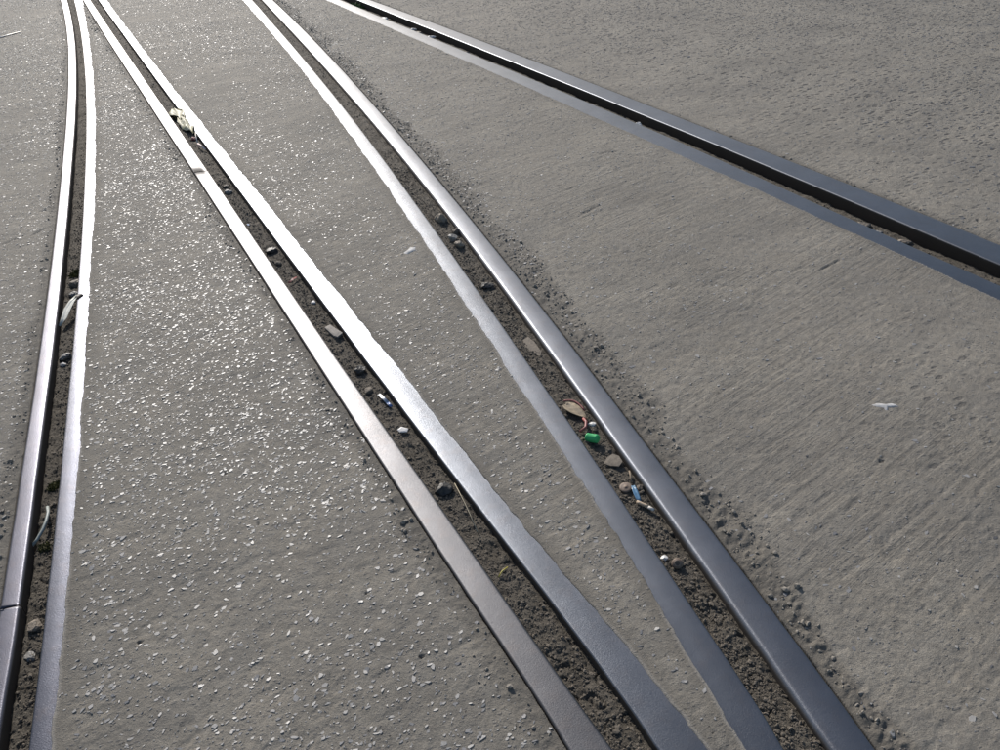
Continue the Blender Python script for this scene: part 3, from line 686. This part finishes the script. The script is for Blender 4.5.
# blue scrap, butt, twig
MBLUE = mat_simple('blue_foil', (.13, .27, .42), .3, .2, 90, .0006)
ribbon([(.3140, 1.598, -.006), (.3152, 1.586, -.0055), (.3175, 1.570, -.0075), (.3195, 1.555, -.009), (.3215, 1.545, -.012)], lambda t: .013*(.5+.5*math.sin(math.pi*(t*.8+.1))), .0008, MBLUE, 'blue_wrapper', 'small bright blue scrap of wrapper above the cigarette end', 'wrapper', curl=.002)
MBUTT = mat_simple('stained_paper', (.52, .40, .28), .7, .2, 150, .0005)
MFILT = mat_simple('pale_paper', (.72, .68, .62), .7, .15, 150, .0005)
b = empty('cigarette_end', (.334, 1.5275, dz_at('C', (.334, 1.5275))+.006)); tag(b, 'squashed cigarette end lying across the third groove under the blue scrap', 'cigarette end')
tube([(-.0185, .017, 0), (-.012, .011, .0008), (0, .001, .0005), (.006, -.005, 0)], .0046, MBUTT, 'filter', parent=b)
tube([(.006, -.005, 0), (.012, -.0105, .0003), (.0175, -.016, -.0005)], lambda t: .0046-.001*t, MFILT, 'paper', parent=b)
MTWIG = mat_simple('dry_twig', (.26, .20, .14), .8, .3, 200, .0008)
tube([(.3150, 1.655, -.006), (.3145, 1.635, -.005), (.3135, 1.612, -.008)], .0022, MTWIG, 'twig', 'short brown twig pointing down at the rusty disc', 'twig')
# ribbed bolt end
bb = empty('bolt_end', (.3705, 1.333, dz_at('C', (.3705, 1.333))+.006)); tag(bb, 'ribbed rusty bolt end with stacked rings in the lower third groove', 'bolt')
bb.rotation_euler = (math.radians(38), math.radians(-10), 0)
for k in range(3):
    rr = .0135-.0012*k; zz = -.004+.0058*k
    o = lathe([(.0042, zz-.0022), (rr*.92, zz-.0022), (rr, zz-.001), (rr, zz+.001), (rr*.92, zz+.0022), (.0042, zz+.0022)], MRUST, 'ring', bb, seg=20)
lathe([(.0042, -.008), (.0052, .0105), (.0085, .0115), (.0085, .013), (.0045, .0135), (.004, .008), (.0001, .008)], MRUST, 'collar', bb, seg=20)
# second groove: wood chip, foil strip, red bit, white flake, straws
MWOOD = mat_simple('weathered_wood', (.30, .27, .24), .8, .3, 200, .001)
slab([(-.583, 2.497), (-.566, 2.512), (-.515, 2.447), (-.530, 2.425), (-.545, 2.437)], dz_at('B', (-.55, 2.47))+.002, .007, MWOOD, 'wood_chip', 'grey weathered wood chip lying along the second groove', 'wood chip', (.05, .0))
MFOIL = mat_simple('silver_foil', (.55, .58, .62), .3, .15, 80, .0006, metallic=.8)
f = empty('foil_strip', (-.343, 2.047, dz_at('B', (-.343, 2.047))+.004), math.radians(-57)); tag(f, 'thin silver foil strip with a blue end in the second groove', 'foil')
ribbon([(-.045, 0, 0), (-.02, .001, .002), (.012, 0, .001)], .010, .0008, MFOIL, 'foil_body', None, None, parent=f, curl=.0015)
ribbon([(.0122, 0, .001), (.022, -.0005, .0015), (.034, 0, -.001)], .0098, .0008, mat_simple('blue_print', (.12, .20, .42), .3, .15), 'blue_end', None, None, parent=f, curl=.0015)
slab([(-.300, 1.905), (-.289, 1.914), (-.268, 1.903), (-.272, 1.893), (-.292, 1.895)], dz_at('B', (-.283, 1.903))+.004, .003, MS_WHITE, 'white_flake', 'small bright white flake in the second groove below the foil strip', 'flake', (.1, .2))
ribbon([(-.762, 2.843, -.010), (-.750, 2.862, -.006), (-.738, 2.888, -.010)], .008, .001, MRED, 'red_flake', 'small pinkish red flake standing in the second groove above the grey wood chip', 'flake', curl=.002)
MSTRAW = mat_simple('dry_straw', (.50, .43, .30), .6, .2, 200, .0002)
tube([(-.136, 1.655, -.006), (-.118, 1.60, -.003), (-.099, 1.54, -.004), (-.080, 1.478, -.011)], .0009, MSTRAW, 'long_straw', 'long thin dry straw running down the second groove beside the biggest black lump', 'straw', seg=6)
MYEL = mat_simple('yellow_grass', (.62, .52, .10), .5, .15, 200, .0002)
tube([(-.035, 1.331, -.010), (-.026, 1.345, -.006), (-.013, 1.358, -.009)], .0015, MYEL, 'dry_grass_stem', 'tiny yellow grass blade in the lower second groove', 'grass stem', seg=6)
# crumpled pale leaf at the top of the second groove
MPALE = M('pale_dead_leaf'); n_ = MPALE.noise(30, 4, .6)
MPALE.set(Base_Color=MPALE.mix(MPALE.ramp(n_, [(.35, 0.), (.65, 1.)]), (.40, .39, .22), (.66, .62, .50)), Roughness=.6, Normal=MPALE.bump(n_, .003)); MPALE = MPALE.m
def crumple(pts, widths, z, mat, name, label, seed):
    r = np.random.default_rng(seed); bm = bmesh.new(); rows = []
    for (px, py), w in zip(pts, widths):
        row = []
        for k in range(9):
            t = k/4-1
            row.append(bm.verts.new((px+t*w/2*.9+r.normal(0, .003), py+t*w/2*.42+r.normal(0, .003), z+.024+.012*math.sin(t*4+px*40)+r.normal(0, .003)-.006*t*t)))
        rows.append(row)
    fs = []
    for a, b in zip(rows[:-1], rows[1:]):
        for k in range(8): fs.append(bm.faces.new((a[k], a[k+1], b[k+1], b[k])))
    under = [[bm.verts.new(v.co+Vector((.0004, -.0006, -.0014))) for v in row] for row in rows]
    for a, b in zip(under[:-1], under[1:]):
        for k in range(8): bm.faces.new((a[k], b[k], b[k+1], a[k+1]))
    loop = [(0, k) for k in range(8)]+[(i, 8) for i in range(len(rows)-1)]+[(len(rows)-1, k) for k in range(8, 0, -1)]+[(i, 0) for i in range(len(rows)-1, 0, -1)]
    for (i, k), (i2, k2) in zip(loop, loop[1:]+loop[:1]):
        bm.faces.new((rows[i][k], under[i][k], under[i2][k2], rows[i2][k2]))
    bmesh.ops.recalc_face_normals(bm, faces=bm.faces)
    o = obj(name, bm, mat); return tag(o, label, 'leaf')
P_ = [(-1.835+.245*t, 5.17-.49*t) for t in np.linspace(0, 1, 11)]
crumple(P_[:5], [.04, .085, .09, .07, .035], -.012, MPALE, 'crumpled_leaf', 'crumpled pale green dead leaf high in the second groove, upper of two', 3)
crumple(P_[4:], [.035, .065, .055, .06, .05, .03, .012], -.012, MPALE, 'crumpled_leaf', 'twisted pale cream dead leaf high in the second groove, lower of two', 5)
tube([(-1.589, 4.71, .0), (-1.565, 4.63, .004), (-1.54, 4.555, -.008)], .0028, MFILT, 'white_straw', 'thin white straw just under the pale crumpled leaves', 'straw', seg=6)
tube([(-1.528, 4.52, -.002), (-1.50, 4.475, .003), (-1.466, 4.43, -.006)], .0045, mat_simple('pink_white', (.75, .6, .58), .5, .1), 'pink_straw', 'short pinkish white stick below the thin white straw', 'stick', seg=6)
rock('B', (-1.586, 4.645), .03, MRED, 'dark red crumb under the tip of the pale crumpled leaves', 50, .6)
# leftmost groove: folded leaf, stem, moss
MWL = mat_simple('bleached_leaf', (.66, .66, .58), .55, .12, 60, .0006)
zt = -.02
ribbon([(-1.553, 2.665, zt-.006), (-1.548, 2.70, zt+.004), (-1.553, 2.75, zt+.012), (-1.552, 2.80, zt+.018), (-1.545, 2.838, zt+.022)], lambda t: .004+.022*math.sin(math.pi*min(1, .08+t*.85)), .0012, MWL, 'folded_leaf', 'long white bleached leaf folded in the leftmost groove', 'leaf', curl=.005)
slab([(-1.553, 2.836), (-1.540, 2.850), (-1.527, 2.842), (-1.536, 2.818), (-1.548, 2.822)], -.006, .010, mat_simple('dark_leaf_base', (.05, .04, .03), .6, .3), 'leaf_stub', 'dark stub at the top end of the white bleached leaf', 'twig')
pts = [(-1.2082, 1.6936, -.024), (-1.193, 1.6654, -.018), (-1.183, 1.6309, -.015), (-1.181, 1.6018, -.018), (-1.186, 1.572, -.024), (-1.193, 1.555, -.027)]
tube(pts, .0042, mat_simple('grey_green_stem', (.34, .38, .36), .5, .15, 120, .0003), 'plant_stem', 'bent grey green plant stem in the lower leftmost groove', 'stem')
def moss(n, xy, size, cnt, label, cols, seed, hgt=.02, name='moss'):
    r = np.random.default_rng(seed); root = bmesh.new()
    for i in range(cnt):
        a = r.uniform(0, 6.28); d_ = size*.5*math.sqrt(r.random()); bx, by = xy[0]+d_*math.cos(a), xy[1]+d_*math.sin(a)*1.3
        z0 = dz_at(n, (bx, by))-.001; h = hgt*r.uniform(.4, 1.1); lean = Vector((r.normal(0, .5), r.normal(0, .5), 1)).normalized(); w = r.uniform(.0012, .003)
        s_ = lean.cross(Vector((r.normal(), r.normal(), 0))).normalized()*w
        p = Vector((bx, by, z0)); q = p+lean*h*.6; t_ = p+lean*h+Vector((lean.x, lean.y, -.3))*h*.3
        v = [root.verts.new(p-s_), root.verts.new(p+s_), root.verts.new(q+s_*.8), root.verts.new(q-s_*.8), root.verts.new(t_)]
        root.faces.new(v[:4]); root.faces.new((v[3], v[2], v[4]))
    o = obj(name, root, cols, smooth=False); return tag(o, label, 'moss' if name == 'moss' else 'grass tuft')
MMOSS = mat_simple('moss_green', (.11, .11, .03), .8, .35, 200, .0003); MGRASS = mat_simple('grass_green', (.08, .15, .035), .6, .3, 200, .0003)
moss('A', (-1.655, 3.10), .06, 420, 'yellow green moss clump in the leftmost groove above the tan stone', MMOSS, 1, .018)
moss('A', (-1.232, 1.79), .030, 260, 'dark moss clump in the leftmost groove above the bent stem', MMOSS, 2, .014)
moss('A', (-1.165, 1.555), .024, 180, 'small moss clump at the foot of the bent stem', MMOSS, 4, .012)
moss('D', (-1.03, 8.15), .16, 420, 'green grass tuft growing at the far top of the right hand groove', MGRASS, 3, .045, 'grass_tuft')
# marks on the concrete
MPAINT = mat_simple('dried_white_paint', (.46, .455, .45), .7, .35, 60, .0004)
def blot(cx, cy, pts, label, name='white_splash', h=.0012, mat=MPAINT):
    """A thin crust lying on the concrete, following its surface."""
    bm = bmesh.new(); K = len(pts)
    P = [(cx+a, cy+b) for a, b in pts]; z = ground(np.array([p[0] for p in P]+[cx]), np.array([p[1] for p in P]+[cy]))
    rim = [bm.verts.new((P[k][0], P[k][1], z[k]-.002)) for k in range(K)]
    mid = [bm.verts.new((cx+pts[k][0]*.8, cy+pts[k][1]*.8, (z[k]*.8+z[-1]*.2)+h)) for k in range(K)]
    c_ = bm.verts.new((cx, cy, z[-1]+h*1.5))
    for k in range(K):
        k2 = (k+1) % K; bm.faces.new((rim[k], rim[k2], mid[k2], mid[k])); bm.faces.new((mid[k], mid[k2], c_))
    bmesh.ops.recalc_face_normals(bm, faces=bm.faces)
    return tag(obj(name, bm, mat), label, 'splash')
blot(1.055, 1.845, [(-.042, .008), (-.024, .016), (0, .007), (.022, .008), (.034, .002), (.034, -.009), (.018, -.012), (.002, -.008), (-.004, -.024), (-.012, -.026), (-.012, -.010), (-.030, -.004)], 'white paint like splash on the bare concrete at the right')
blot(-.31, 3.03, [(-.034, -.022), (-.018, .004), (-.006, .03), (.006, .022), (.018, .026), (.014, .004), (.022, -.006), (.004, -.016), (-.012, -.034)], 'pale splat on the concrete between the second and third rails')
blot(.455, 2.07, [(-.01, -.012), (-.012, .006), (.002, .012), (.012, .002), (.008, -.012)], 'small pale spot on the concrete beside the second rails', mat=MS_GREY) if False else None
zs = gz(-3.947, 7.73)
ribbon([(-4.02, 7.62, gz(-4.02, 7.62)+.006), (-3.96, 7.73, zs+.007), (-3.90, 7.84, gz(-3.90, 7.84)+.006)], .022, .003, mat_simple('glossy_white', (.8, .8, .8), .3, .05), 'white_sliver', 'short white sliver on the concrete at the far top left', 'sliver')

# ---------------------------------------------------------------- light
EL, AZ = math.radians(SUN_EL), math.radians(SUN_AZ)      # azimuth clockwise from +Y
W = bpy.data.worlds.new('World'); S.world = W; W.use_nodes = True
nt = W.node_tree; bg = nt.nodes['Background']; sky = nt.nodes.new('ShaderNodeTexSky')
sky.sky_type = 'NISHITA'; sky.sun_disc = False; sky.sun_elevation = EL; sky.sun_rotation = AZ; sky.air_density = 1.; sky.dust_density = DUST; sky.ozone_density = 1.
nt.links.new(sky.outputs[0], bg.inputs[0]); bg.inputs[1].default_value = SKY
ld = bpy.data.lights.new('sun', 'SUN'); ld.energy = SUN; ld.angle = math.radians(.53); ld.color = (1., .955, .90)
lo = bpy.data.objects.new('sun', ld); COL.objects.link(lo)
sd = Vector((math.sin(AZ)*math.cos(EL), math.cos(AZ)*math.cos(EL), math.sin(EL)))
lo.rotation_euler = sd.to_track_quat('Z', 'Y').to_euler(); lo.location = sd*20

# ---------------------------------------------------------------- camera
p = math.atan(580/850); r = math.radians(4.)
X0 = Vector((1, 0, 0)); D0 = Vector((0, -math.sin(p), -math.cos(p))); F0 = Vector((0, math.cos(p), -math.sin(p)))
Xc = X0*math.cos(r)+D0*math.sin(r); Yc = X0*math.sin(r)-D0*math.cos(r)
cd = bpy.data.cameras.new('camera'); cd.sensor_width = 36; cd.lens = 850*36/1000; cd.clip_start = .05; cd.clip_end = 3000
co = bpy.data.objects.new('camera', cd); COL.objects.link(co)
co.matrix_world = Matrix((( *[Xc.x, Yc.x, -F0.x], 0), (*[Xc.y, Yc.y, -F0.y], 0), (*[Xc.z, Yc.z, -F0.z], 1.45), (0, 0, 0, 1)))
S.camera = co
S.view_settings.view_transform = 'Standard'; S.view_settings.look = 'None'; S.view_settings.exposure = EXPO; S.view_settings.gamma = 1
S.render.engine = 'CYCLES'
